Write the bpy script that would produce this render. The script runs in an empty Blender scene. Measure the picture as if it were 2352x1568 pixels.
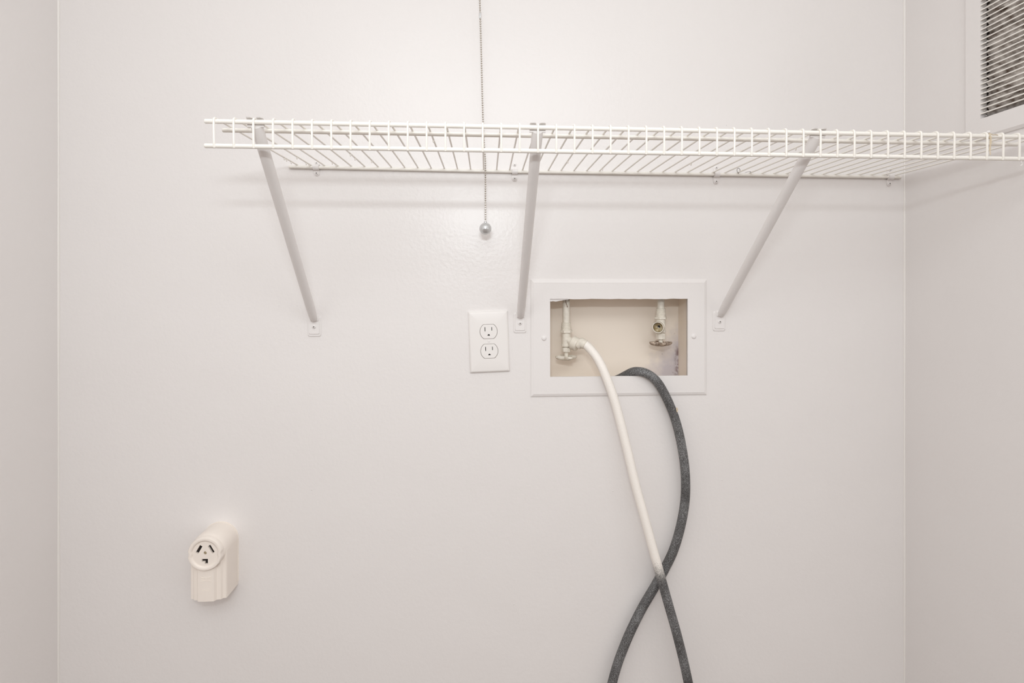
import bpy, bmesh, math, random
from mathutils import Vector, Matrix, geometry
random.seed(7)

# ------------------------------------------------------------------ scale
IN = 0.0254          # everything below is laid out in inches
H = 50.0             # lens height above the floor, inches
D = 40.81            # lens to back wall, inches
YAW = 0.0572
XL, XR = -31.12, 34.06          # side walls
CEIL = 46.0                     # ceiling above lens height
FLOOR = -H
sc = bpy.context.scene
C = sc.collection

def W(x, y, z):                 # inches (z measured from lens height) -> metres
    return Vector((x*IN, y*IN, (z+H)*IN))

# ------------------------------------------------------------------ camera
cam = bpy.data.cameras.new('camera')
cam.sensor_width = 36.0
cam.lens = 1215.17*36.0/2352.0
cam.shift_y = -124.0/2352.0
cam.clip_start = 0.01
co = bpy.data.objects.new('camera', cam); C.objects.link(co)
co.location = W(0, -D, 0)
co.rotation_euler = (math.pi/2, 0, -YAW)
sc.camera = co

# ------------------------------------------------------------------ world, lights, exposure
w = bpy.data.worlds.new('room_light'); sc.world = w; w.use_nodes = True
bg = w.node_tree.nodes['Background']
bg.inputs[0].default_value = (1.0, 0.96, 0.932, 1); bg.inputs[1].default_value = 0.75

fl = bpy.data.lights.new('flash', 'AREA'); fl.shape = 'RECTANGLE'; fl.size = 8*IN; fl.size_y = 1.5*IN
fl.energy = 2.0; fl.color = (0.90, 0.965, 1.0)
fo = bpy.data.objects.new('flash', fl); C.objects.link(fo)
fo.location = W(-1.0, -47, 10.6)
fo.rotation_euler = (math.radians(90-8), 0, 0)
rl = bpy.data.lights.new('room_light', 'AREA'); rl.shape = 'RECTANGLE'; rl.size = 44*IN; rl.size_y = 16*IN
rl.energy = 3.7; rl.color = (0.90, 0.965, 1.0)
ro = bpy.data.objects.new('room_light', rl); C.objects.link(ro)
ro.location = W(1.0, -58, 34)
ro.rotation_euler = (math.radians(90-28), 0, 0)

sc.view_settings.view_transform = 'Standard'
sc.view_settings.look = 'None'
sc.view_settings.exposure = 0.55
sc.view_settings.gamma = 1.0
sc.view_settings.use_curve_mapping = False

# ------------------------------------------------------------------ materials
def srgb(r, g, b):
    f = lambda c: (c/255/12.92) if c/255 <= .04045 else ((c/255+.055)/1.055)**2.4
    return (f(r), f(g), f(b), 1)

def mat(name, col, rough=.5, metal=0., bump=0., bscale=200., spec=.5, coat=0., var=0., vscale=30., col2=None):
    m = bpy.data.materials.new(name); m.use_nodes = True
    nt = m.node_tree; b = nt.nodes['Principled BSDF']
    b.inputs['Base Color'].default_value = col
    b.inputs['Roughness'].default_value = rough
    b.inputs['Metallic'].default_value = metal
    b.inputs['Specular IOR Level'].default_value = spec
    b.inputs['Coat Weight'].default_value = coat
    tc = nt.nodes.new('ShaderNodeTexCoord')
    if bump:
        n = nt.nodes.new('ShaderNodeTexNoise'); n.inputs['Scale'].default_value = bscale; n.inputs['Detail'].default_value = 3
        bp = nt.nodes.new('ShaderNodeBump'); bp.inputs['Strength'].default_value = 1.0; bp.inputs['Distance'].default_value = bump
        nt.links.new(tc.outputs['Object'], n.inputs['Vector']); nt.links.new(n.outputs['Fac'], bp.inputs['Height'])
        nt.links.new(bp.outputs['Normal'], b.inputs['Normal'])
    if var:
        n = nt.nodes.new('ShaderNodeTexNoise'); n.inputs['Scale'].default_value = vscale; n.inputs['Detail'].default_value = 5
        mx = nt.nodes.new('ShaderNodeMix'); mx.data_type = 'RGBA'
        c2 = col2 or tuple(list(c*(1-var) for c in col[:3])+[1])
        mx.inputs['A'].default_value = col; mx.inputs['B'].default_value = c2
        nt.links.new(tc.outputs['Object'], n.inputs['Vector'])
        r = nt.nodes.new('ShaderNodeMapRange'); r.inputs['From Min'].default_value = .35; r.inputs['From Max'].default_value = .7
        nt.links.new(n.outputs['Fac'], r.inputs['Value']); nt.links.new(r.outputs['Result'], mx.inputs['Factor'])
        nt.links.new(mx.outputs['Result'], b.inputs['Base Color'])
    return m

def wall_material(name, col):
    """semi-gloss wall paint: roller stipple, long waves and the odd paint speck as relief"""
    m = mat(name, col, rough=.30, spec=.40)
    nt = m.node_tree; b = nt.nodes['Principled BSDF']; L = nt.links
    tc = [n for n in nt.nodes if n.type == 'TEX_COORD'][0]
    def noise(scale, detail=2):
        n = nt.nodes.new('ShaderNodeTexNoise'); n.inputs['Scale'].default_value = scale; n.inputs['Detail'].default_value = detail
        L.new(tc.outputs['Object'], n.inputs['Vector']); return n.outputs['Fac']
    def bump(h, dist, prev=None):
        bp = nt.nodes.new('ShaderNodeBump'); bp.inputs['Distance'].default_value = dist; bp.inputs['Strength'].default_value = 1
        L.new(h, bp.inputs['Height'])
        if prev: L.new(prev, bp.inputs['Normal'])
        return bp.outputs['Normal']
    n1 = bump(noise(140, 3), .0004)
    n2 = bump(noise(6, 1), .0022, n1)
    v = nt.nodes.new('ShaderNodeTexVoronoi'); v.inputs['Scale'].default_value = 14; v.inputs['Randomness'].default_value = 1
    L.new(tc.outputs['Object'], v.inputs['Vector'])
    mr = nt.nodes.new('ShaderNodeMapRange'); mr.inputs['From Min'].default_value = .0; mr.inputs['From Max'].default_value = .022
    mr.inputs['To Min'].default_value = 1; mr.inputs['To Max'].default_value = 0
    L.new(v.outputs['Distance'], mr.inputs['Value'])
    n3 = bump(mr.outputs['Result'], .0006, n2)
    L.new(n3, b.inputs['Normal'])
    return m

M = {}
M['wall'] = wall_material('wall_paint', srgb(234, 230, 228))
M['ceil'] = mat('ceiling_paint', srgb(236, 233, 229), .8)
M['floor'] = mat('floor_vinyl', srgb(108, 86, 68), .5, var=.2, vscale=6)
M['shelf'] = mat('white_vinyl_coating', srgb(244, 240, 233), .35, spec=.4, bump=.0002, bscale=120)
M['trim'] = mat('caulk', srgb(238, 234, 230), .4)
M['paint'] = mat('painted_metal', srgb(234, 230, 228), .35, spec=.4, bump=.0002, bscale=150)
M['plate'] = mat('white_plastic', srgb(238, 234, 231), .32, spec=.45)
M['cream'] = mat('cream_painted_recess', srgb(238, 226, 212), .5)
M['valve'] = mat('paint_over_brass', srgb(234, 227, 214), .42, bump=.0006, bscale=260, var=.10, vscale=160)
M['dark'] = mat('dark_slot', srgb(28, 20, 16), .7)
M['slot'] = mat('shadowed_slot', srgb(70, 58, 50), .7)
M['line'] = mat('seam_grey', srgb(118, 108, 102), .7)  # flat grey for the outlet seam rings and side-wall specks
M['brass'] = mat('dirty_brass', srgb(150, 128, 84), .45, metal=.5, var=.5, vscale=300, col2=srgb(205, 195, 170))
M['chrome'] = mat('nickel', srgb(212, 213, 213), .22, metal=.55)
M['bead'] = mat('nickel_beads', srgb(196, 190, 182), .22, metal=1.0)
M['dryer'] = mat('ivory_plastic', srgb(243, 234, 225), .42, spec=.4)
M['rust'] = mat('rusty_tarnish', srgb(120, 104, 92), .5, metal=.4, var=.6, vscale=220, col2=srgb(214, 196, 178), bump=.0006, bscale=300)
M['scrap'] = mat('dark_wire', srgb(52, 38, 30), .5)
M['twine'] = mat('yellowed_twine', srgb(224, 208, 182), .7, var=.2, vscale=300)
M['white_knob'] = mat('porcelain', srgb(240, 238, 234), .2)
M['filter'] = mat('dusty_filter', srgb(240, 235, 231), .9, var=.45, vscale=70, col2=srgb(112, 94, 82))
M['duct'] = mat('duct_inside', srgb(58, 48, 42), .8, var=.4, vscale=60)

def rubber(name):
    """weathered black rubber, pale scuffs on dark"""
    m = mat(name, srgb(84, 84, 85), .55, bump=.0005, bscale=420)
    nt = m.node_tree; b = nt.nodes['Principled BSDF']; L = nt.links
    tc = [n for n in nt.nodes if n.type == 'TEX_COORD'][0]
    n = nt.nodes.new('ShaderNodeTexNoise'); n.inputs['Scale'].default_value = 800; n.inputs['Detail'].default_value = 3
    L.new(tc.outputs['Object'], n.inputs['Vector'])
    n2 = nt.nodes.new('ShaderNodeTexNoise'); n2.inputs['Scale'].default_value = 24; n2.inputs['Detail'].default_value = 2
    L.new(tc.outputs['Object'], n2.inputs['Vector'])
    add = nt.nodes.new('ShaderNodeMath'); add.operation = 'MULTIPLY_ADD'; add.inputs[1].default_value = .30
    L.new(n2.outputs['Fac'], add.inputs[0]); L.new(n.outputs['Fac'], add.inputs[2])
    r = nt.nodes.new('ShaderNodeValToRGB'); e = r.color_ramp.elements
    e[0].position = .48; e[0].color = srgb(58, 56, 55)
    e[1].position = .86; e[1].color = srgb(158, 159, 160)
    el = e.new(.66); el.color = srgb(92, 91, 91)
    L.new(add.outputs[0], r.inputs[0])
    return m, r.outputs['Color'], b, nt, tc

m, colr, b, nt, tc = rubber('weathered_rubber'); nt.links.new(colr, b.inputs['Base Color']); M['rubber'] = m

# hose with the upper length overpainted wall-white, paint fading out over a few inches (object origin at world z)
m, colr, b, nt, tc = rubber('half_painted_rubber')
sep = nt.nodes.new('ShaderNodeSeparateXYZ'); nt.links.new(tc.outputs['Object'], sep.inputs[0])
nn = nt.nodes.new('ShaderNodeTexNoise'); nn.inputs['Scale'].default_value = 620; nn.inputs['Detail'].default_value = 4
nt.links.new(tc.outputs['Object'], nn.inputs['Vector'])
ma = nt.nodes.new('ShaderNodeMath'); ma.operation = 'MULTIPLY_ADD'; ma.inputs[1].default_value = .05
nt.links.new(nn.outputs['Fac'], ma.inputs[0]); nt.links.new(sep.outputs['Z'], ma.inputs[2])
mr = nt.nodes.new('ShaderNodeMapRange'); mr.interpolation_type = 'SMOOTHSTEP'
mr.inputs['From Min'].default_value = (-22.0+3.95)*IN+.025; mr.inputs['From Max'].default_value = (-20.2+3.95)*IN+.025
nt.links.new(ma.outputs[0], mr.inputs['Value'])
mx = nt.nodes.new('ShaderNodeMix'); mx.data_type = 'RGBA'; mx.inputs['B'].default_value = srgb(246, 240, 233)
nt.links.new(colr, mx.inputs['A']); nt.links.new(mr.outputs['Result'], mx.inputs['Factor']); nt.links.new(mx.outputs['Result'], b.inputs['Base Color'])
M['hose_white'] = m

# stained back panel: bare mauve-grey patch with a rusty edge in its lower right corner (object space, inches)
def stained():
    m = mat('stained_cream_panel', srgb(240, 229, 216), .5)
    nt = m.node_tree; b = nt.nodes['Principled BSDF']; L = nt.links
    tc = [n for n in nt.nodes if n.type == 'TEX_COORD'][0]
    mp = nt.nodes.new('ShaderNodeMapping'); mp.inputs['Scale'].default_value = (1/IN,)*3
    L.new(tc.outputs['Object'], mp.inputs['Vector'])
    sp = nt.nodes.new('ShaderNodeSeparateXYZ'); L.new(mp.outputs['Vector'], sp.inputs[0])
    def math_(op, a, b_=None, c=None):
        n = nt.nodes.new('ShaderNodeMath'); n.operation = op
        for k, v in enumerate((a, b_, c)):
            if v is None: continue
            if isinstance(v, (int, float)): n.inputs[k].default_value = v
            else: L.new(v, n.inputs[k])
        return n.outputs[0]
    ns = nt.nodes.new('ShaderNodeTexNoise'); ns.inputs['Scale'].default_value = 1.1; ns.inputs['Detail'].default_value = 6
    L.new(mp.outputs['Vector'], ns.inputs['Vector'])
    dx = math_('SUBTRACT', 16.5, sp.outputs['X'])          # from the right edge
    dz = math_('ADD', sp.outputs['Z'], 7.6)                # from the floor
    q = math_('ADD', math_('MULTIPLY', dx, .55), math_('MULTIPLY', dz, .38))
    q = math_('ADD', q, math_('MULTIPLY', math_('SUBTRACT', ns.outputs['Fac'], .5), 1.5))
    mr = nt.nodes.new('ShaderNodeMapRange'); mr.inputs['From Min'].default_value = .9; mr.inputs['From Max'].default_value = 2.0
    mr.inputs['To Min'].default_value = 1; mr.inputs['To Max'].default_value = 0; L.new(q, mr.inputs['Value'])
    mix1 = nt.nodes.new('ShaderNodeMix'); mix1.data_type = 'RGBA'
    mix1.inputs['A'].default_value = srgb(240, 229, 216); mix1.inputs['B'].default_value = srgb(200, 192, 195)
    L.new(mr.outputs['Result'], mix1.inputs['Factor'])
    n2 = nt.nodes.new('ShaderNodeTexNoise'); n2.inputs['Scale'].default_value = 4; n2.inputs['Detail'].default_value = 8
    L.new(mp.outputs['Vector'], n2.inputs['Vector'])
    edge = nt.nodes.new('ShaderNodeMapRange'); edge.inputs['From Min'].default_value = .0; edge.inputs['From Max'].default_value = .42
    edge.inputs['To Min'].default_value = 1; edge.inputs['To Max'].default_value = 0
    L.new(dx, edge.inputs['Value'])
    low = nt.nodes.new('ShaderNodeMapRange'); low.inputs['From Min'].default_value = 2.2; low.inputs['From Max'].default_value = 2.9
    low.inputs['To Min'].default_value = 1; low.inputs['To Max'].default_value = 0
    L.new(dz, low.inputs['Value'])
    sp2 = nt.nodes.new('ShaderNodeMapRange'); sp2.inputs['From Min'].default_value = .38; sp2.inputs['From Max'].default_value = .55
    L.new(n2.outputs['Fac'], sp2.inputs['Value'])
    spots = nt.nodes.new('ShaderNodeMapRange'); spots.inputs['From Min'].default_value = .66; spots.inputs['From Max'].default_value = .72
    L.new(n2.outputs['Fac'], spots.inputs['Value'])
    rust = math_('MULTIPLY', math_('MULTIPLY', edge.outputs['Result'], low.outputs['Result']), sp2.outputs['Result'])
    rust = math_('MAXIMUM', rust, math_('MULTIPLY', math_('MULTIPLY', spots.outputs['Result'], mr.outputs['Result']), .7))
    mix2 = nt.nodes.new('ShaderNodeMix'); mix2.data_type = 'RGBA'; mix2.inputs['B'].default_value = srgb(122, 96, 94)
    L.new(mix1.outputs['Result'], mix2.inputs['A']); L.new(rust, mix2.inputs['Factor'])
    L.new(mix2.outputs['Result'], b.inputs['Base Color'])
    return m
M['stain'] = stained()
def emit(name, col, s):
    m = bpy.data.materials.new(name); m.use_nodes = True; b = m.node_tree.nodes['Principled BSDF']
    b.inputs['Base Color'].default_value = col
    b.inputs['Emission Color'].default_value = col; b.inputs['Emission Strength'].default_value = s
    return m
M['bulb'] = emit('lit_bulb', (.86, .95, 1.0, 1), 5.0)

# ------------------------------------------------------------------ mesh helpers (inches in, metres stored)
def box(bm, x0, x1, y0, y1, z0, z1):
    v = [bm.verts.new((x, y, z)) for x in (x0, x1) for y in (y0, y1) for z in (z0, z1)]
    for f in ((0, 1, 3, 2), (4, 6, 7, 5), (0, 4, 5, 1), (2, 3, 7, 6), (0, 2, 6, 4), (1, 5, 7, 3)):
        bm.faces.new([v[i] for i in f])

def smooth_path(pts, n=6):
    """Catmull-Rom through the points"""
    P = [Vector(p) for p in pts]; out = []
    for i in range(len(P)-1):
        p0 = P[i-1] if i else P[0]*2-P[1]
        p1, p2 = P[i], P[i+1]
        p3 = P[i+2] if i+2 < len(P) else P[-1]*2-P[-2]
        for k in range(n):
            t = k/n
            out.append(.5*((2*p1)+(p2-p0)*t+(2*p0-5*p1+4*p2-p3)*t*t+(3*p1-p0-3*p2+p3)*t**3))
    out.append(P[-1]); return out

def tube(bm, pts, r, n=10, cap=True, sx=1., sy=1., up=None):
    P = [Vector(p) for p in pts]
    R = r if isinstance(r, (list, tuple)) else [r]*len(P)
    ref = None; rings = []
    for i, p in enumerate(P):
        t = (P[min(i+1, len(P)-1)]-P[max(i-1, 0)]).normalized()
        if ref is None:
            a = Vector(up) if up else (Vector((0, 0, 1)) if abs(t.z) < .9 else Vector((1, 0, 0)))
            ref = (a-t*a.dot(t)).normalized()
        else:
            ref = (ref-t*ref.dot(t)).normalized()
        bi = t.cross(ref)
        rings.append([bm.verts.new(p+(ref*math.cos(2*math.pi*k/n)*sx+bi*math.sin(2*math.pi*k/n)*sy)*R[i]) for k in range(n)])
    for a, b_ in zip(rings, rings[1:]):
        for k in range(n): bm.faces.new((a[k], a[(k+1) % n], b_[(k+1) % n], b_[k]))
    if cap:
        bm.faces.new(rings[0][::-1]); bm.faces.new(rings[-1])

def lathe(bm, prof, o=(0, 0, 0), d=(0, 0, 1), n=24, cap=True, lobes=None):
    """prof: (radius, height along d)"""
    o = Vector(o); d = Vector(d).normalized()
    a = Vector((1, 0, 0)) if abs(d.x) < .9 else Vector((0, 0, 1))
    u = (a-d*a.dot(d)).normalized(); v = d.cross(u); rings = []
    for r, h in prof:
        ring = []
        for k in range(n):
            th = 2*math.pi*k/n
            rr = r*(lobes(th) if lobes else 1)
            ring.append(bm.verts.new(o+d*h+(u*math.cos(th)+v*math.sin(th))*rr))
        rings.append(ring)
    for a_, b_ in zip(rings, rings[1:]):
        for k in range(n): bm.faces.new((a_[k], a_[(k+1) % n], b_[(k+1) % n], b_[k]))
    if cap:
        bm.faces.new(rings[0][::-1]); bm.faces.new(rings[-1])

def rrect(w_, h_, r, n=5, cx=0, cz=0):
    out = []
    for sx, sz, a0 in ((1, 1, 0), (-1, 1, 90), (-1, -1, 180), (1, -1, 270)):
        for k in range(n+1):
            a = math.radians(a0+90*k/n)
            out.append((cx+sx*(w_/2-r)+r*math.cos(a), cz+sz*(h_/2-r)+r*math.sin(a)))
    return out

def loops_skin(bm, A, B):
    n = len(A)
    for k in range(n): bm.faces.new((A[k], A[(k+1) % n], B[(k+1) % n], B[k]))

def facefill(bm, outer, holes):
    """flat face with holes; outer and holes are lists of bmverts"""
    es = []
    for lp_ in [outer]+list(holes):
        for a, b_ in zip(lp_, list(lp_[1:])+[lp_[0]]):
            es.append(bm.edges.get((a, b_)) or bm.edges.new((a, b_)))
    bmesh.ops.triangle_fill(bm, use_beauty=True, use_dissolve=False, edges=es, normal=(0, -1, 0))

def slab(bm, steps, holes=(), hole_y=None):
    """steps: list of (outline xz, y) from the wall outward, equal point counts; front face filled around holes"""
    prev = None
    for out, y in steps:
        ring = [bm.verts.new((x, y, z)) for x, z in out]
        if prev: loops_skin(bm, prev, ring)
        else: first = ring
        prev = ring
    hv = []
    for h in holes:
        a = [bm.verts.new((x, steps[-1][1], z)) for x, z in h]
        b_ = [bm.verts.new((x, hole_y, z)) for x, z in h]
        loops_skin(bm, a, b_); hv.append(a)
    if hv: facefill(bm, prev, hv)
    else:
        bm.faces.new(prev); bm.faces.new(first[::-1])

def bar(bm, x0, x1, z0, z1, y0, y1):  # alias used for flat bits: y0 back, y1 front
    box(bm, x0, x1, y1, y0, z0, z1)

_mesh_angle = math.radians(38)
def mesh(name, bm, m, flat=False):
    bmesh.ops.recalc_face_normals(bm, faces=bm.faces)
    bmesh.ops.scale(bm, vec=(IN, IN, IN), verts=bm.verts)
    me = bpy.data.meshes.new(name); bm.to_mesh(me); bm.free()
    me.materials.append(M[m])
    if not flat:
        me.shade_smooth(); me.set_sharp_from_angle(angle=_mesh_angle)
    return me

def new(name, data, parent=None, loc=(0, 0, 0), rot=(0, 0, 0)):
    o = bpy.data.objects.new(name, data); C.objects.link(o)
    if parent: o.parent = parent; o.location = Vector(loc)*IN
    else: o.location = W(*loc)
    o.rotation_euler = rot
    return o

def part(name, bm, m, parent, loc=(0, 0, 0), rot=(0, 0, 0), flat=False):
    return new(name, mesh(name, bm, m, flat), parent, loc, rot)

def thing(name, loc, label, cat, group=None, rot=(0, 0, 0), data=None):
    o = new(name, data, None, loc, rot)
    o['label'] = label; o['category'] = cat
    if group: o['group'] = group
    return o

def struct(name, bm, m, flat=True):
    o = new(name, mesh(name, bm, m, flat), None, (0, 0, 0))
    o['kind'] = 'structure'; return o
B = bmesh.new

# ------------------------------------------------------------------ the closet
def holed(bm, a0, a1, b0, b1, h, put):
    ha0, ha1, hb0, hb1 = h
    for p in ((a0, ha0, b0, b1), (ha1, a1, b0, b1), (ha0, ha1, b0, hb0), (ha0, ha1, hb1, b1)):
        put(*p)

DEPTH = -23.0
BX0, BX1, BZ0, BZ1 = 5.0, 16.5, -7.6, -0.70        # washer box recess
bm = B(); holed(bm, XL-2, XR+2, FLOOR-1, CEIL+1, (BX0, BX1, BZ0, BZ1), lambda a0, a1, b0, b1: box(bm, a0, a1, 0, 1.0, b0, b1))
wall_back = struct('wall_back', bm, 'wall')
bm = B(); box(bm, XL-2, XL, DEPTH, 0, FLOOR-1, CEIL+1); wall_left = struct('wall_left', bm, 'wall')
VY0, VY1, VZ0, VZ1 = -18.9, -6.72, 11.45, 23.6       # vent opening on the right wall
bm = B(); holed(bm, DEPTH, 0, FLOOR-1, CEIL+1, (VY0, VY1, VZ0, VZ1), lambda a0, a1, b0, b1: box(bm, XR, XR+2, a0, a1, b0, b1))
wall_right = struct('wall_right', bm, 'wall')
bm = B(); box(bm, XL-2, XR+2, DEPTH, 1, CEIL, CEIL+1); struct('ceiling', bm, 'ceil')
bm = B(); box(bm, XL-160, XR+160, -320, 1, FLOOR-1, FLOOR); struct('floor', bm, 'floor')
for k, (x, s) in enumerate(((XL, 1), (XR, -1))):     # caulk bead run down each inside corner
    bm = B(); pts = []
    z = FLOOR
    while z < CEIL-1:
        pts.append((x+s*.02, -.02, z)); z += 6
    pts.append((x+s*.02, -.02, CEIL))
    tube(bm, pts, [.085+.02*math.sin(i*1.7) for i in range(len(pts))], 8)
    struct('trim_%d' % (k+1), bm, 'trim', flat=False)

# ------------------------------------------------------------------ wire shelf
def interp(tab, x):
    for (a, fa), (b_, fb) in zip(tab, tab[1:]):
        if x <= b_: return fa+(fb-fa)*(x-a)/(b_-a)
    return tab[-1][1]
zback = lambda x: interp([(-16, 9.07), (-14.4, 9.06), (2.3, 8.90), (16, 8.885), (34, 8.85)], x)
zfront = lambda x: 8.717+.0013*x
zlip = lambda x: 7.435+.0013*x
yfront = lambda x: -12.1+.0102*(x-9)+.09     # rail centre; wires run outside it
SY = -.17                                     # back rail centre
RR = .125; RW = .058
S0 = (10, 0, 8.7)
shelf = thing('wire_shelf', S0, 'long white wire shelf with ladder front lip, held on three braces', 'shelf')
def rel(p): return (p[0]-S0[0], p[1]-S0[1], p[2]-S0[2])
def rail(name, f, x0, x1, r=RR):
    bm = B(); n = 14
    pts = [rel(f(x0+(x1-x0)*i/n)) for i in range(n+1)]
    d = [Vector(pts[0]), Vector(pts[-1])]
    e = (d[1]-d[0]).normalized()*.03
    tube(bm, [d[0]-e]+pts+[d[1]+e], [r*.8]+[r]*(n+1)+[r*.8], 12)
    return part(name, bm, 'shelf', shelf)
rail('front_rail', lambda x: (x, yfront(x), zfront(x)), -14.44, 33.7)
rail('lip_rail', lambda x: (x, yfront(x), zlip(x)), -14.44, 33.7)
rail('support_rail', lambda x: (x, yfront(x)+1.66, zfront(x)+.025), -14.32, 32.85)
rail('back_rail', lambda x: (x, SY, zback(x)), -14.42, 33.6)
# one wire: back end at the origin, runs to -Y, turns down over the front rail and ends on the lip rail
LEN = 12.12; LIP = 1.28+RR+.06
bm = B()
pts = [(0, .10, 0), (0, -4, 0), (0, -8, 0), (0, -LEN+.16, 0)]
for k in range(1, 6):
    a = math.radians(90*k/5); pts.append((0, -LEN+.16-.16*math.sin(a), -.16+.16*math.cos(a)))
pts += [(0, -LEN, -.8), (0, -LEN, -LIP-.02), (0, -LEN+.03, -LIP-.09)]
tube(bm, pts, RW, 7)
wire_me = mesh('wire', bm, 'shelf')
wires = []
for i in range(48):
    x = -13.853+i
    zb = zback(x)+RR+RW-.015; zf = zfront(x)+RR+RW-.015
    o = new('wire', wire_me, shelf, rel((x, SY, zb)))
    Lw = -(yfront(x)-RR-RW+.02)+SY
    o.scale = (1, Lw/LEN, 1)
    o.rotation_euler = (math.atan2(zb-zf, Lw), 0, -math.atan2(.092, Lw))
    wires.append(o)
# hardened paint drips hanging under some wires
drip = B(); lathe(drip, [(.01, -.16), (.035, -.14), (.05, -.08), (.055, -.02), (.03, .02)], n=7); drip_me = mesh('paint_drip', drip, 'shelf')
for i, ys in ((0, (2.1, 2.5, 1.2)), (1, (2.9, 1.0, .35)), (3, (1.4, .5)), (5, (4.2, 2.9)), (6, (2.2,)), (11, (8.4,)), (20, (3.3,)), (23, (1.0,)), (29, (3.2,)), (34, (8.0,)), (41, (7.0,))):
    for y in ys:
        new('paint_drip', drip_me, wires[i], (0, -y, -.04), (0, 0, random.random()*6))
bm = B(); tube(bm, smooth_path([(0, 0, .05), (.03, 0, -.12), (.11, 0, -.24), (.04, 0, -.37), (-.05, 0, -.40)], 4), [.05]*8+[.035]*8+[.02], 7)
d_ = part('paint_drip', bm, 'paint', shelf, rel((31.3, yfront(31.3), zlip(31.3)-RR)))
d_['label'] = 'curled drip under the lip rail'; d_.scale = (.7, .7, .7)

# ------------------------------------------------------------------ screws
def screw_mesh(r=.14, dome=.09, m='paint'):
    bm = B(); lathe(bm, [(r, 0), (r, dome*.35), (r*.85, dome*.7), (r*.5, dome*.95), (.01, dome)], d=(0, -1, 0), n=16); return mesh('screw', bm, m)
SCREW = screw_mesh()
bm = B()
for a in (40, -50):
    c, s = math.cos(math.radians(a)), math.sin(math.radians(a))
    L_, w_ = .055, .015
    v = [bm.verts.new((c*L_*i-s*w_*j, y, s*L_*i+c*w_*j)) for y in (-.097, -.06) for i, j in ((-1, -1), (1, -1), (1, 1), (-1, 1))]
    for f in ((0, 1, 2, 3), (4, 7, 6, 5), (0, 4, 5, 1), (1, 5, 6, 2), (2, 6, 7, 3), (3, 7, 4, 0)): bm.faces.new([v[k] for k in f])
SLOT = mesh('cross_slot', bm, 'slot')
def screw(parent, loc, rot=0, slot=True, s=1.):
    o = new('screw', SCREW, parent, loc, (0, rot, 0)); o.scale = (s, 1, s)
    if slot: new('cross_slot', SLOT, o)
    return o

# ------------------------------------------------------------------ shelf clips on the back rail
def clip(x, zlo, zhi, zc, label, upper=True, tilt=0.):
    t = thing('shelf_clip', (x, 0, zc), label, 'clip', 'clips holding the back rail to the wall', rot=(0, tilt, 0))
    bm = B(); lo, hi = zlo-zc, zhi-zc
    prof = []                                   # side profile (y, z) of the strap centreline
    prof += [(-.03, lo-.0), (-.03, -.24)]
    for k in range(0, 9):
        a = math.radians(-90+180*k/8); prof.append((-.17-.165*math.cos(a), .165*math.sin(a)))
    prof += [(-.03, .24), (-.03, hi)]
    hw = .215
    th = .035
    rings = []
    for i, (y, z) in enumerate(prof):
        a = Vector(prof[max(i-1, 0)]); b_ = Vector(prof[min(i+1, len(prof)-1)]); tg = (b_-a).normalized(); nrm = Vector((-tg.y, tg.x))
        q = [(y+nrm.x*s*th, z+nrm.y*s*th) for s in (1, -1)]
        rings.append([bm.verts.new((-hw, *q[0])), bm.verts.new((hw, *q[0])), bm.verts.new((hw, *q[1])), bm.verts.new((-hw, *q[1]))])
    for a, b_ in zip(rings, rings[1:]): loops_skin(bm, a, b_)
    bm.faces.new(rings[0]); bm.faces.new(rings[-1][::-1])
    for zz, sg in ((lo, -1), (hi, 1)):          # rounded tongue ends
        out = [(hw*math.cos(math.pi*k/10), sg*hw*math.sin(math.pi*k/10)+zz) for k in range(11)]
        slab(bm, [(out, 0), (out, -.05), ([(x_*.86, zz+(z_-zz)*.86) for x_, z_ in out], -.065)])
    part('strap', bm, 'paint', t)
    screw(t, (0, -.055, lo-.01), .3)
    if upper: screw(t, (0, -.055, hi+.01), .9, s=.85)
    return t
clip(-12.45, 8.63, 9.37, 9.04, 'white pipe-strap clip at the left end of the shelf back rail')
clip(2.54, 8.41, 9.42, 8.90, 'white pipe-strap clip on the back rail, left of the middle brace')
clip(18.46, 8.36, 9.42, 8.88, 'white pipe-strap clip on the back rail, left of the right brace')
clip(32.75, 8.35, 9.42, 8.85, 'white pipe-strap clip in the right corner under the shelf back rail', tilt=.04)

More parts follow.
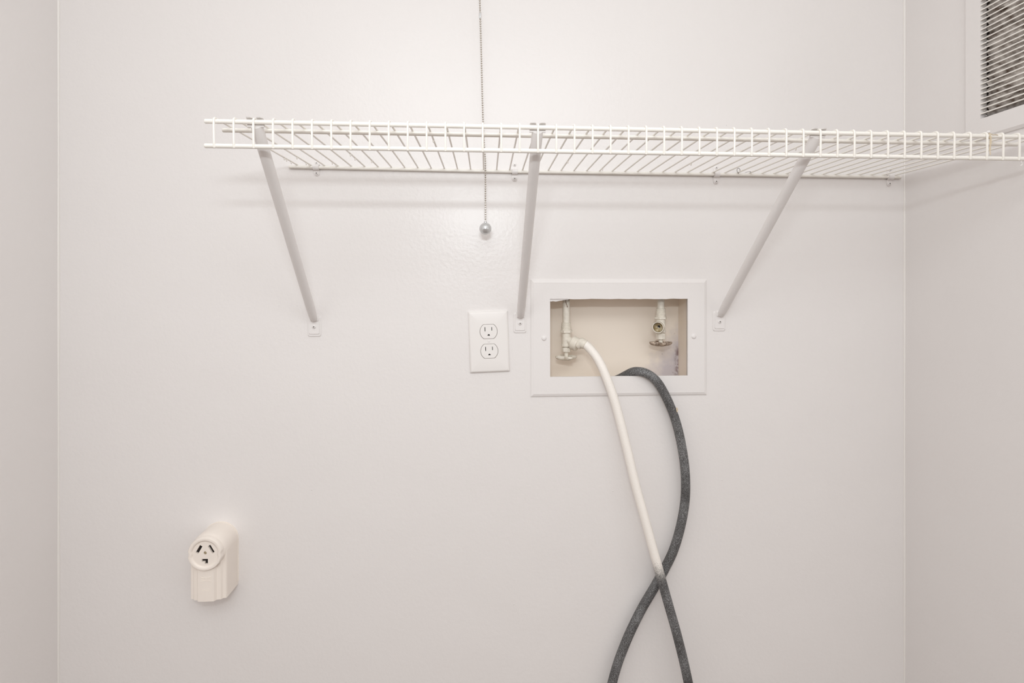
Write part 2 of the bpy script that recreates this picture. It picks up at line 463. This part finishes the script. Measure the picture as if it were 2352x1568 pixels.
# ------------------------------------------------------------------ braces
def brace(xf, zs, xt, label):
    t = thing('shelf_brace', (xf, 0, zs), label, 'brace', 'diagonal braces under the wire shelf')
    yr, zr = yfront(xt), zfront(xt)
    top = Vector((xt-xf, yr+.42, zr-.30-zs)); foot = Vector((.03, -.30, .60))
    d = (top-foot).normalized()
    bm = B()
    pts = [foot-d*.10, foot, foot+d*.5, foot+d*1.2]+[foot.lerp(top, k/6) for k in range(1, 6)]+[top-d*.9, top, top+d*.28]
    tube(bm, pts, [.20, .255, .29, .315]+[.315]*5+[.315, .315, .30], 20, up=(1, 0, 0))
    part('tube', bm, 'paint', t)
    bm = B()
    o1 = rrect(.99, 1.56, .16, cz=.04); o2 = rrect(.95, 1.52, .15, cz=.04)
    i1 = rrect(.80, 1.30, .10, cz=.08); i2 = rrect(.74, 1.24, .09, cz=.08)
    slab(bm, [(o1, 0), (o1, -.05), (o2, -.07), (i1, -.075), (i2, -.135)])
    tube(bm, [(.03, -.06, .85), (.03, -.12, .72), (.03, -.13, .45)], [.33, .34, .30], 14, sy=.55, up=(1, 0, 0))
    part('foot_plate', bm, 'paint', t)
    screw(t, (0, -.13, 0), .2, s=1.05)
    # saddle: two ears hooked over the front rail either side of a shelf wire
    bm = B(); cx, cy, cz = xt-xf, yr, zr-zs
    for sgn in (-1, 1):
        xa, xb = sorted((cx+sgn*.085, cx+sgn*.44))
        rings = []
        for k in range(13):
            a = math.radians(-50+175*k/12)      # 0 = behind the rail (towards wall), 90 = top
            lift = .03*max(0, (k-7)/5)
            rad = .17+lift
            y = cy+rad*math.cos(a); z = cz+rad*math.sin(a)+lift*1.2
            y2 = cy+(rad+.045)*math.cos(a); z2 = cz+(rad+.045)*math.sin(a)+lift*1.2
            tp = .10*max(0, (k-9)/3)**2
            rings.append([bm.verts.new(p) for p in ((xa+tp, y, z), (xb-tp, y, z), (xb-tp, y2, z2), (xa+tp, y2, z2))])
        for a_, b_ in zip(rings, rings[1:]): loops_skin(bm, a_, b_)
        bm.faces.new(rings[0][::-1]); bm.faces.new(rings[-1])
    # web joining the ears to the flattened tube end
    box(bm, cx-.44, cx+.44, cy+.10, cy+.20, cz-.22, cz-.12)
    tube(bm, [tuple(top+d*.18), (cx, cy+.17, cz-.15)], [.31, .40], 14, sx=1., sy=.35, up=(1, 0, 0))
    part('hook', bm, 'paint', t)
    return t
brace(-12.62, -2.96, -11.94, 'left diagonal tube brace under the shelf, footed on bare wall')
brace(2.95, -2.76, 3.06, 'middle diagonal tube brace under the shelf, footed beside the wall outlet')
brace(18.72, -2.69, 19.06, 'right diagonal tube brace under the shelf, footed right of the washer box')

# ------------------------------------------------------------------ washer box
BO = (10.74, 0, -3.9)
wb = thing('washer_outlet_box', BO, 'white framed recessed washing machine box with stained cream interior', 'outlet box')
def r_(p): return tuple(a-b_ for a, b_ in zip(p, BO))
bm = B()
def rc(x0, x1, z0, z1): return [(x1-BO[0], z1-BO[2]), (x0-BO[0], z1-BO[2]), (x0-BO[0], z0-BO[2]), (x1-BO[0], z0-BO[2])]
OX0, OX1, OZ0, OZ1 = 5.281, 16.145, -6.91, -.885
hole = rc(OX0, OX1, OZ0, OZ1)
# ragged upper edge where paint and wallboard were cut
top = [hole[0]]; xs = OX1
while xs > OX0+.5:
    xs -= random.uniform(.25, .7); top.append((xs-BO[0], OZ1-BO[2]+random.uniform(-.035, .012)))
hole = top+hole[1:]
slab(bm, [(rc(3.77, 17.70, -8.46, .62), 0), (rc(3.77, 17.70, -8.46, .62), -.05), (rc(3.85, 17.62, -8.38, .54), -.10), (rc(4.02, 17.46, -8.21, .37), -.155), (rc(4.08, 17.40, -8.15, .31), -.15)], [hole], .0)
part('frame', bm, 'paint', wb, flat=True)
bm = B()
box(bm, BX0-.06, BX0, 0, 2.85, BZ0, BZ1); box(bm, BX1, BX1+.06, 0, 2.85, BZ0, BZ1)
box(bm, BX0-.06, BX1+.06, 0, 2.85, BZ1, BZ1+.06); box(bm, BX0-.06, BX1+.06, 0, 2.85, BZ0-.06, BZ0)
for v in bm.verts: v.co -= Vector(BO)
part('recess', bm, 'cream', wb, flat=True)
bm = B(); box(bm, BX0-.06, BX1+.06, 2.80, 2.86, BZ0-.06, BZ1+.06)
part('back_panel', bm, 'stain', wb, loc=r_((0, 0, 0)), flat=True)
for x, z in ((4.81, -3.92), (16.63, -3.84)):
    screw(wb, r_((x, -.15, z)), slot=False, s=1.35)
# torn paint flap in the upper left corner of the opening
bm = B(); fl_ = [(5.27, -.86), (6.95, -.84), (6.7, -.95), (6.35, -.98), (6.0, -1.04), (5.75, -1.10), (5.5, -1.06), (5.36, -1.10), (5.27, -1.04)]
slab(bm, [(fl_, .06), (fl_, -.02)])
for v in bm.verts: v.co -= Vector(BO)
part('paint_flap', bm, 'paint', wb, flat=True)
# drilled drain stub the dark hose comes out of
bm = B(); lathe(bm, [(.55, -.02), (.62, .0), (.62, .10), (.55, .14)], o=r_((10.3, 1.75, BZ0)), n=20); part('drain_collar', bm, 'cream', wb)

# ------------------------------------------------------------------ valves
def valve(x, zs, name_label, outd, hand_rot, rusty):
    """zs: list of z stations: pipe end, collar end, flange end, body end, nut end, stem end; y is the pipe axis"""
    y = 1.2; t = thing('water_valve', (x, y, zs[3]), name_label, 'valve', 'water valves inside the washer box')
    z0 = zs[3]; P = lambda z: z-z0
    bm = B(); lathe(bm, [(.30, P(BZ1+.02)), (.29, P(zs[0]+.7)), (.285, P(zs[0]))], n=20); part('pipe', bm, 'valve', t)
    bm = B(); prof = []; n = 7
    for k in range(n+1):
        zz = zs[0]+(zs[1]-zs[0])*k/n; rr = .36+.03*k/n
        prof += [(rr, P(zz)), (rr+.028, P(zz-.02)), (rr, P(zz-.05))]
    lathe(bm, prof, n=20); part('threaded_collar', bm, 'valve', t)
    bm = B()
    lathe(bm, [(.40, P(zs[1])), (.50, P(zs[1]-.05)), (.50, P(zs[2]+.04)), (.42, P(zs[2]))], n=6)
    lathe(bm, [(.36, P(zs[2]+.05)), (.365, P(zs[2]-.3)), (.36, P(zs[3]+.22)), (.41, P(zs[3]+.19)), (.41, P(zs[3]+.02)), (.34, P(zs[3]))], n=22)
    part('body', bm, 'valve', t)
    o = Vector((0, 0, P((zs[2]+zs[3])/2+.05))); d = Vector(outd).normalized()
    bm = B(); lathe(bm, [(.30, .1), (.33, .40), (.36, .50)] if rusty else [(.30, .1), (.33, .45), (.36, .62)], o=o, d=d, n=20)
    if rusty:        # open threaded spout
        prof = [(.38, .45)]
        for k in range(5): prof += [(.475, .52+k*.08), (.45, .56+k*.08)]
        prof += [(.46, .95), (.39, .95), (.38, .60), (.02, .55)]
        sp_ = B(); lathe(sp_, prof, o=o, d=d, n=24); s_ = part('spout', sp_, 'valve', t)
        ri = B(); lathe(ri, [(.462, .952), (.478, .93), (.478, .90), (.462, .955)], o=o, d=d, n=24, cap=False)
        lathe(ri, [(.375, .93), (.365, .66), (.12, .635)], o=o, d=d, n=24, cap=False)
        part('spout_lining', ri, 'brass', s_)
        dk = B(); lathe(dk, [(.20, .67), (.01, .68)], o=o+Vector((.09, .02, .12)), d=d, n=14); part('spout_bore', dk, 'dark', s_)
    part('branch', bm, 'valve', t)
    bm = B(); lathe(bm, [(.24, P(zs[3]+.03)), (.24, P(zs[3]-.07)), (.37, P(zs[3]-.08)), (.385, P(zs[3]-.15)), (.375, P(zs[4]+.03)), (.34, P(zs[4]))], n=8); part('packing_nut', bm, 'valve', t, flat=True)
    bm = B(); lathe(bm, [(.17, P(zs[4]+.05)), (.17, P(zs[5]+.1)), (.24, P(zs[5]+.05)), (.24, P(zs[5]-.16)), (.10, P(zs[5]-.22))], n=14); part('stem', bm, 'valve', t)
    bm = B()        # scalloped, dished hand wheel
    lob = lambda th: .93+.30*math.cos(4*th)
    zz = P(zs[5])
    lathe(bm, [(.16, zz+.06), (.34, zz+.0), (.56, zz+.06), (.68, zz+.17), (.755, zz+.16), (.765, zz+.04), (.66, zz-.08), (.42, zz-.16), (.22, zz-.20), (.14, zz-.21)], n=48, lobes=lob)
    for v in bm.verts: pass
    h = part('handle', bm, 'rust' if rusty else 'valve', t, rot=(0, 0, hand_rot))
    if rusty: h['label'] = 'tarnished grey-brown hand wheel'
    return t, o, d
# left: y px 740/757/765/795/807/820
tl, ol, dl = valve(6.75, (-2.79, -3.36, -3.64, -4.72, -5.14, -5.62), 'left white-painted valve in the washer box with a hose screwed on', (.74, -.52, -.36), .25, False)
tr, orr, dr = valve(14.45, (-1.70, -2.34, -2.58, -3.62, -4.18, -4.55), 'right valve in the washer box with an open spout and tarnished handle', (-.52, -.83, -.12), .0, True)

# paint peeled off the left pipe near the top of the box
for poly in ([(-.14, -.02), (-.02, -.05), (-.06, -.30), (.02, -.50), (.10, -.74), (.02, -.78), (-.08, -.52), (-.12, -.30)], [(.14, -.02), (.22, -.03), (.21, -.24), (.16, -.30)]):
    bm = B(); vs = [bm.verts.new((x, -math.sqrt(.302**2-x*x), z)) for x, z in poly]; vb = [bm.verts.new((v.co.x, v.co.y+.02, v.co.z)) for v in vs]
    loops_skin(bm, vs, vb); facefill(bm, vs, [])
    pp = part('peeled_patch', bm, 'rust', tl, loc=(0, 0, BZ1-.12+4.72), flat=True); pp['label'] = 'bare brown patch of peeled paint'

# ------------------------------------------------------------------ hoses
R_H = .345
hoseA = [(7.821, .45, -4.318), (8.23, .25, -4.573), (8.649, -.05, -5.051), (9.028, -.35, -5.656), (9.408, -.62, -6.526), (9.927, -.85, -7.992), (10.394, -1.0, -9.628), (11.011, -1.2, -12.234), (11.59, -1.4, -14.817), (12.164, -1.6, -17.05), (12.749, -1.75, -19.289), (13.314, -1.85, -21.378), (13.994, -1.9, -23.819), (14.674, -1.95, -26.259), (15.453, -2.0, -29.615), (16.6, -2.3, -36), (17.6, -3.2, -43), (18.3, -5.5, -48), (19.0, -9, FLOOR+R_H), (20.5, -15, FLOOR+R_H)]
HA = (7.5, .6, -3.95)
ha = thing('washer_hose', HA, 'half white-painted hose screwed to the left valve, crossing in front of the dark hose', 'hose', 'washing machine hoses')
bm = B(); tube(bm, [tuple(Vector(p)-Vector(HA)) for p in smooth_path(hoseA, 8)], R_H, 18); part('hose_tube', bm, 'hose_white', ha)
base = Vector((6.75, 1.2, -4.72))+ol
p0 = base+dl*.56-Vector(HA)
bm = B(); prof = []
prof = [(.36, 0), (.52, .03), (.545, .10)]
for k in range(4): prof += [(.545, .12+k*.09), (.525, .15+k*.09), (.545, .18+k*.09)]
prof += [(.53, .53), (.42, .57)]
lathe(bm, prof, o=p0, d=dl, n=26, lobes=lambda th: 1+.018*math.cos(13*th)); part('coupling', bm, 'valve', ha)
e = Vector(hoseA[0])-Vector(HA); d2 = (Vector(hoseA[1])-Vector(hoseA[0])).normalized()
q0 = p0+dl*.5
bm = B(); tube(bm, [q0, q0.lerp(e, .5), e+d2*.05, e+d2*.34, e+d2*.40], [.40, .41, .405, .40, .35], 20); part('ferrule', bm, 'valve', ha)

hoseB = [(10.30, 1.75, -7.72), (10.55, 1.45, -7.58), (11.0, .95, -7.28), (11.45, .45, -6.90), (11.809, .05, -6.62), (12.169, -.25, -6.535), (12.658, -.47, -6.616), (13.227, -.62, -6.968), (13.741, -.7, -7.594), (14.339, -.75, -8.733), (14.868, -.8, -10.072), (15.295, -.85, -11.743), (15.617, -.9, -13.914), (15.652, -.9, -16.094), (15.344, -.9, -18.098), (14.781, -.85, -20.117), (14.082, -.8, -21.631), (13.263, -.8, -23.047), (12.125, -.85, -24.886), (10.926, -.9, -27.311), (9.923, -1.0, -30.125), (8.2, -1.3, -37), (7.3, -2.2, -44), (6.9, -4.5, -48.3), (6.4, -8, FLOOR+R_H), (5.6, -14, FLOOR+R_H)]
HB = (11, 0, -7)
hb = thing('washer_hose', HB, 'weathered dark grey hose arching out over the lower edge of the washer box', 'hose', 'washing machine hoses')
bm = B(); tube(bm, [tuple(Vector(p)-Vector(HB)) for p in smooth_path(hoseB, 8)], R_H, 18); part('hose_tube', bm, 'rubber', hb)
bm = B(); slab(bm, [([(-.09, -.2), (.07, -.12), (.12, .04), (.02, .22), (-.08, .1)], 0), ([(-.07, -.17), (.05, -.10), (.09, .03), (.02, .17), (-.06, .08)], -.04)])
part('paint_chip', bm, 'twine', hb, loc=tuple(a-b_ for a, b_ in zip((14.93, -1.07, -9.35), HB)), rot=(0, -.3, .55))

# ------------------------------------------------------------------ duplex wall outlet
ot = thing('wall_outlet', (.559, 0, -4.16), 'white duplex wall outlet with slightly crooked cover plate', 'outlet', rot=(0, -math.radians(2.1), 0))
def recept(cz, n=9):
    R, hh = .685, .565
    a0 = math.asin(hh/R); out = []
    for k in range(n+1): out.append((R*math.cos(-a0+2*a0*k/n), cz+R*math.sin(-a0+2*a0*k/n)))
    for k in range(n+1): out.append((-R*math.cos(-a0+2*a0*k/n), cz-R*math.sin(-a0+2*a0*k/n)))
    return out
def grow(poly, cz, s): return [(x*s, cz+(z-cz)*s) for x, z in poly]
C1, C2 = .785, -.715
bm = B()
slab(bm, [(rrect(3.05, 4.70, .06, 3), 0), (rrect(3.05, 4.70, .06, 3), -.10), (rrect(2.98, 4.63, .06, 3), -.16), (rrect(2.80, 4.45, .05, 3), -.215), (rrect(2.74, 4.39, .05, 3), -.22)],
     [recept(C1), recept(C2)], -.05)
part('cover_plate', bm, 'plate', ot)
for cz in (C1, C2):
    bm = B(); o_ = recept(cz)
    holes = [[(-.275-.028, cz+.02), (-.275+.028, cz+.02), (-.275+.028, cz+.34), (-.275-.028, cz+.34)],
             [(.245-.026, cz+.06), (.245+.026, cz+.06), (.245+.026, cz+.33), (.245-.026, cz+.33)],
             [(.095*math.cos(math.pi*k/8), cz-.32+.12*math.sin(math.pi*k/8)) for k in range(9)]]
    slab(bm, [(grow(o_, cz, .955), -.06), (grow(o_, cz, .955), -.225), (grow(o_, cz, .93), -.24)], holes, -.10)
    f_ = part('receptacle', bm, 'plate', ot)
    bm = B()
    for (x0, x1, z0, z1) in ((-.31, -.24, cz, cz+.36), (.21, .28, cz+.04, cz+.35), (-.11, .11, cz-.33, cz-.18)):
        box(bm, x0, x1, -.125, -.10, z0, z1)
    s_ = part('slot_shade', bm, 'dark', f_, flat=True)  # dark pads behind the slots, their colour standing in for shade
    # painted-shut seam ring between face and plate
    bm = B(); a = [bm.verts.new((x, -.214, z)) for x, z in grow(o_, cz, 1.0)]; b_ = [bm.verts.new((x, -.214, z)) for x, z in grow(o_, cz, .955)]
    loops_skin(bm, a, b_); part('seam', bm, 'line', f_, flat=True)
cs = screw(ot, (0, -.215, .035), 1.57, slot=False, s=.7); cs.scale.y = .25

# ------------------------------------------------------------------ dryer receptacle
do = thing('dryer_outlet', (-19.5, 0, -18.8), 'ivory surface-mounted dryer outlet with round three-slot face, low on the wall', 'outlet')
bm = B()
half = [(1.26, 0), (1.26, -1.70), (1.22, -1.80), (1.02, -1.83), (.92, -1.98), (.66, -2.0), (.55, -2.18), (0, -2.2)]
plan = half+[(-x, y) for x, y in reversed(half[:-1])]
zb = -3.42
lo_ = [bm.verts.new((x, y, zb-.0)) for x, y in plan]; hi_ = [bm.verts.new((x, y, -1.02 if abs(x) < .7 else -.02)) for x, y in plan]
for k in range(len(plan)-1): bm.faces.new((lo_[k], lo_[k+1], hi_[k+1], hi_[k]))
bm.faces.new(lo_); bm.faces.new(hi_[::-1])
part('housing', bm, 'dryer', do, flat=True)
bm = B()
n = 28; prof = [(1.27, 0), (1.26, -1.0), (1.25, -1.70), (1.16, -1.95), (1.10, -2.05)]
lathe(bm, [(r, -y) for r, y in prof], d=(0, -1, 0), n=48); part('barrel', bm, 'dryer', do)
bm = B()   # back flange against the wall
fo_ = [(1.30*math.cos(math.pi*k/24), 1.30*math.sin(math.pi*k/24)) for k in range(25)]+[(-1.30, zb+.25), (-1.05, zb-.03), (1.05, zb-.03), (1.30, zb+.25)]
slab(bm, [(fo_, 0), (fo_, -.07)]); part('wall_flange', bm, 'dryer', do)
bm = B()   # face ring
lathe(bm, [(1.06, 1.98), (1.18, 2.03), (1.18, 2.30), (1.13, 2.37), (1.04, 2.385), (.96, 2.37), (.91, 2.33), (.885, 2.27)], d=(0, -1, 0), n=72, cap=False, lobes=lambda th: .955 if abs(math.sin(th)) < .15 else 1)
fr = part('face_ring', bm, 'dryer', do)
def rotrect(cx, cz, w_, h_, deg):
    c, s = math.cos(math.radians(deg)), math.sin(math.radians(deg))
    return [(cx+c*x-s*z, cz+s*x+c*z) for x, z in ((-w_/2, -h_/2), (w_/2, -h_/2), (w_/2, h_/2), (-w_/2, h_/2))]
bm = B()
disc = [(.90*math.cos(2*math.pi*k/40), .90*math.sin(2*math.pi*k/40)) for k in range(40)]
slots = [rotrect(-.42, .32, .20, .60, -30), rotrect(.42, .32, .20, .60, 30), [(.19, -.36), (-.23, -.36), (-.23, -.55), (-.02, -.55), (-.02, -.72), (.19, -.72)],
         [(.11*math.cos(2*math.pi*k/12), .06+.11*math.sin(2*math.pi*k/12)) for k in range(12)]]
slab(bm, [(disc, -1.7), (disc, -2.27)], slots, -2.09)
sf = part('socket_face', bm, 'dryer', do, flat=True)
bm = B(); box(bm, -.75, .75, -2.13, -2.09, -.75, .75); part('slot_shade', bm, 'dark', sf, flat=True)  # near-black sheet that gives the slots their inner shade by colour
bm = B(); lathe(bm, [(.105, 2.05), (.105, 2.20), (.06, 2.24)], o=(0, 0, .06), d=(0, -1, 0), n=14); part('center_screw', bm, 'brass', sf)
# moulded emblem: two bowed ribs over a row of small bars, and a pair of ribs lower down
bm = B()
for z0, bow in ((-1.68, -.05), (-2.0, .05)):
    tube(bm, [(x, -2.2, z0+bow*(1-(x/.36)**2)) for x in [-.36+.09*k for k in range(9)]], .017, 6)
for k in range(3):
    x = -.22+k*.22
    for zz in (-1.77, -1.84, -1.91): tube(bm, [(x-.07, -2.2, zz), (x+.07, -2.2, zz)], .013, 6)
for zz in (-2.55, -2.66): tube(bm, [(-.25, -2.2, zz), (.25, -2.2, zz)], .012, 6)
part('moulded_emblem', bm, 'dryer', do)

# ------------------------------------------------------------------ vent grille on the right wall
VO = (XR, -12.8, 17.5)
vg = thing('vent_grille', VO, 'white return air grille with thin horizontal slats and dusty inside, on the right wall', 'vent')
def vrel(p): return tuple(a-b_ for a, b_ in zip(p, VO))
bm = B()
def yz(y0, y1, z0, z1, x): return [bm.verts.new(vrel((x, y, z))) for y, z in ((y1, z1), (y0, z1), (y0, z0), (y1, z0))]
o0 = yz(VY0-1.25, VY1+1.20, VZ0-1.40, VZ1+1.3, XR); o1 = yz(VY0-1.25, VY1+1.20, VZ0-1.40, VZ1+1.3, XR-.10)
o2 = yz(VY0-1.08, VY1+1.10, VZ0-1.20, VZ1+1.1, XR-.22); i1 = yz(VY0, VY1, VZ0, VZ1, XR-.22); i2 = yz(VY0, VY1, VZ0, VZ1, XR+.24)
for a, b_ in ((o0, o1), (o1, o2), (o2, i1), (i1, i2)): loops_skin(bm, a, b_)
part('frame', bm, 'paint', vg, flat=True)
bm = B(); hl = (VY1-VY0)/2
sl = [(-.035, -.04), (-.035, .035), (.20, .125), (.20, .09)]      # x (into wall), z profile
ra = [bm.verts.new((x, -hl, z)) for x, z in sl]; rb = [bm.verts.new((x, hl, z)) for x, z in sl]
loops_skin(bm, ra, rb); bm.faces.new(ra[::-1]); bm.faces.new(rb)
slat_me = mesh('slat', bm, 'shelf', flat=True)
PITCH = .335; ns = int((VZ1-VZ0)/PITCH)
for k in range(ns):
    new('slat', slat_me, vg, vrel((XR-.17, (VY0+VY1)/2, VZ0+.10+PITCH*(k+.72))))
# duct box and pleated filter standing behind the slats
bm = B()
box(bm, XR+1.95, XR+2.0, VY0, VY1, VZ0, VZ1)
part_ = B()
for a, b_ in ((VY0, VY0+.05), (VY1-.05, VY1)): box(bm, XR+.24, XR+2, a, b_, VZ0, VZ1)
for a, b_ in ((VZ0, VZ0+.05), (VZ1-.05, VZ1)): box(bm, XR+.24, XR+2, VY0, VY1, a, b_)
part_.free()
for v in bm.verts: v.co -= Vector(VO)
part('duct_throat', bm, 'duct', vg, flat=True)
bm = B(); npl = int((VZ1-VZ0)/.52)
pv = []
for k in range(npl*2+1):
    z = VZ0+.06+(VZ1-VZ0-.12)*k/(npl*2); x = XR+(.14 if k % 2 else .42)
    row = []
    for j in range(14):
        yy = VY0+.06+(VY1-VY0-.12)*j/13
        row.append(bm.verts.new(vrel((x+random.uniform(-.05, .03), yy, z+random.uniform(-.05, .05)))))
    pv.append(row)
for a, b_ in zip(pv, pv[1:]):
    for j in range(13): bm.faces.new((a[j], a[j+1], b_[j+1], b_[j]))
f_ = part('pleated_filter', bm, 'filter', vg, flat=True)
# lumps of overspray clogging the near end of the gaps
bm = B()
for k in range(ns):
    for q in range(2):
        y = VY1-.06-abs(random.gauss(0, .28)); z = VZ0+.10+PITCH*(k+.72)-.16+random.uniform(-.07, .05)
        r0 = random.uniform(.02, .045)
        lathe(bm, [(.01, -r0*2.6), (r0*.8, -r0*1.2), (r0, 0), (r0*.6, r0*1.3), (.01, r0*2.4)], o=vrel((XR-.02+random.uniform(0, .2), y, z)), d=(random.uniform(-.3, .3), 1, 0), n=6)
cl = part('paint_clots', bm, 'filter', vg); cl['kind'] = 'stuff'

# ------------------------------------------------------------------ pull chain and its lamp
LX, LY = -.92, -1.8
lamp = thing('ceiling_lampholder', (LX, LY-2.6, CEIL), 'white porcelain pull-chain lampholder with a bare bulb on the ceiling', 'lamp')
bm = B(); lathe(bm, [(2.25, 0), (2.25, -.25), (1.9, -.7), (1.15, -1.1), (.95, -1.7), (.75, -1.75)], n=32); part('lamp_base', bm, 'white_knob', lamp)
bm = B(); lathe(bm, [(.52, -1.7), (.55, -2.2), (.85, -2.9), (1.17, -3.6), (1.15, -4.2), (.8, -4.75), (.25, -4.98), (.02, -5.0)], n=24); part('bulb', bm, 'bulb', lamp)
bm = B(); tube(bm, [(0, .5, -.95), (0, 2.3, -1.05), (0, 2.58, -1.15)], .12, 10); part('chain_spout', bm, 'chrome', lamp)

path = [(LX, LY, CEIL-1.2), (-.56, LY, 34), (-.142, LY, 21.1), (.10, LY, 12.2), (.255, LY, 9.5), (.270, LY, 8.8), (.275, LY, 6.5), (.275, LY, 4.86)]
KN = (.275, LY, 4.33)
pc = thing('pull_chain', KN, 'nickel bead pull chain with a round silver knob hanging through the shelf', 'pull chain')
sp_ = smooth_path(path, 60)
bm = B(); need = .171; acc = 0; last = sp_[-1]; k = 0
def bead(c, r):
    bmesh.ops.create_icosphere(bm, subdivisions=2 if c.z < 22.5 else 1, radius=r, matrix=Matrix.Translation(c-Vector(KN)))
CONN = 20.0
rev = sp_[::-1]; pos = [rev[0]]
for a, b_ in zip(rev, rev[1:]):
    seg = (b_-a).length; t0 = 0
    while acc+seg-t0 >= need:
        t0 += need-acc; acc = 0; pos.append(a.lerp(b_, t0/seg))
    acc += seg-t0
for c in pos:
    if abs(c.z-CONN) > .22: bead(c, .071)
bc = part('bead_chain', bm, 'bead', pc); bc['kind'] = 'stuff'
bm = B(); tube(bm, [tuple(p-Vector(KN)) for p in sp_[::6]], .014, 6); ln = part('chain_links', bm, 'bead', pc)
xc = [p for p in sp_ if abs(p.z-CONN) < .3][0]
bm = B(); lathe(bm, [(.04, -.24), (.075, -.20), (.08, -.12), (.08, .12), (.075, .2), (.04, .24)], o=(xc.x-KN[0], xc.y-KN[1], CONN-KN[2]), n=12); part('connector', bm, 'chrome', pc)
bm = B(); rr = .445
lathe(bm, [(max(.01, rr*math.sin(math.pi*k/18)), -rr*math.cos(math.pi*k/18)) for k in range(19)], n=36); kb = part('knob', bm, 'chrome', pc)
bm = B(); lathe(bm, [(.10, .40), (.10, .52), (.05, .56)], n=12); part('collar', bm, 'chrome', kb)

# ------------------------------------------------------------------ scraps on the shelf
lp = thing('wire_scrap', (20.1, -.42, 8.96), 'tiny dark wire loop standing on the shelf back rail, left of the right brace', 'wire scrap', 'scraps caught on the shelf')
bm = B(); tube(bm, smooth_path([(-.02, 0, 0), (-.10, 0, .12), (-.12, .02, .26), (-.05, .02, .38), (.06, .0, .36), (.12, 0, .24), (.08, 0, .10), (-.02, -.01, -.02)], 5), .016, 6); part('loop', bm, 'scrap', lp)
lp2 = thing('wire_scrap', (20.95, -.42, 9.0), 'short bent dark wire strand lying on the shelf back rail near the right brace', 'wire scrap', 'scraps caught on the shelf')
bm = B(); tube(bm, smooth_path([(-.32, 0, 0), (-.14, -.02, .06), (0, 0, .09), (.12, 0, .06), (.2, 0, .045)], 5), [.010]*12+[.02]*6+[.03]*3, 6); part('strand', bm, 'scrap', lp2)
tw = thing('twine_tie', (29.26, yfront(29.26), zfront(29.26)), 'yellowed twine knotted around the shelf front rail near the right wall', 'twine', 'scraps caught on the shelf')
bm = B()
tube(bm, [(.02*math.sin(3*k), .155*math.cos(2*math.pi*k/16), .155*math.sin(2*math.pi*k/16)) for k in range(17)], .03, 6)
part('loop', bm, 'twine', tw)
bm = B(); lathe(bm, [(.02, -.08), (.09, -.05), (.11, 0), (.08, .07), (.02, .10)], o=(.0, -.04, .22), n=9); part('knot', bm, 'paint', tw)
bm = B(); tube(bm, smooth_path([(.02, -.15, -.05), (.04, -.12, -.45), (.02, -.10, -.8), (.03, -.12, -1.12)], 5), [.05]*6+[.04]*5+[.025]*5, 6)
tube(bm, smooth_path([(.05, -.12, .12), (.15, -.16, .04), (.32, -.15, .06), (.48, -.14, .03)], 4), .018, 6); part('loose_end', bm, 'twine', tw)

# ------------------------------------------------------------------ stray paint specks on the walls
def speck(wall, p, d, r, m):
    bm = B(); lathe(bm, [(r, 0), (r*.8, r*.35), (r*.3, r*.5)], d=d, n=9, lobes=lambda th: 1+.25*math.cos(2*th+.6))
    o = part('paint_speck', bm, m, wall); o.location = W(*p)
for x, z, r in ((6.6, 1.27, .07), (25.8, -1.4, .05), (-13.6, -6.9, .05), (-8.2, -12.3, .05), (20.3, -19.4, .05), (-23.5, -21.0, .06), (22.6, 9.9, .04), (-4.5, 16.2, .05), (8.8, 13.1, .05)):
    speck(wall_back, (x, 0, z), (0, -1, 0), r, 'wall')
for y, z in ((-.10, 8.2), (-.85, 3.3), (-2.6, 12.4)): speck(wall_left, (XL, y, z), (1, 0, 0), .04, 'line')
for y, z in ((-5.48, 11.8), (-6.0, 8.25)): speck(wall_right, (XR, y, z), (-1, 0, 0), .05, 'line')
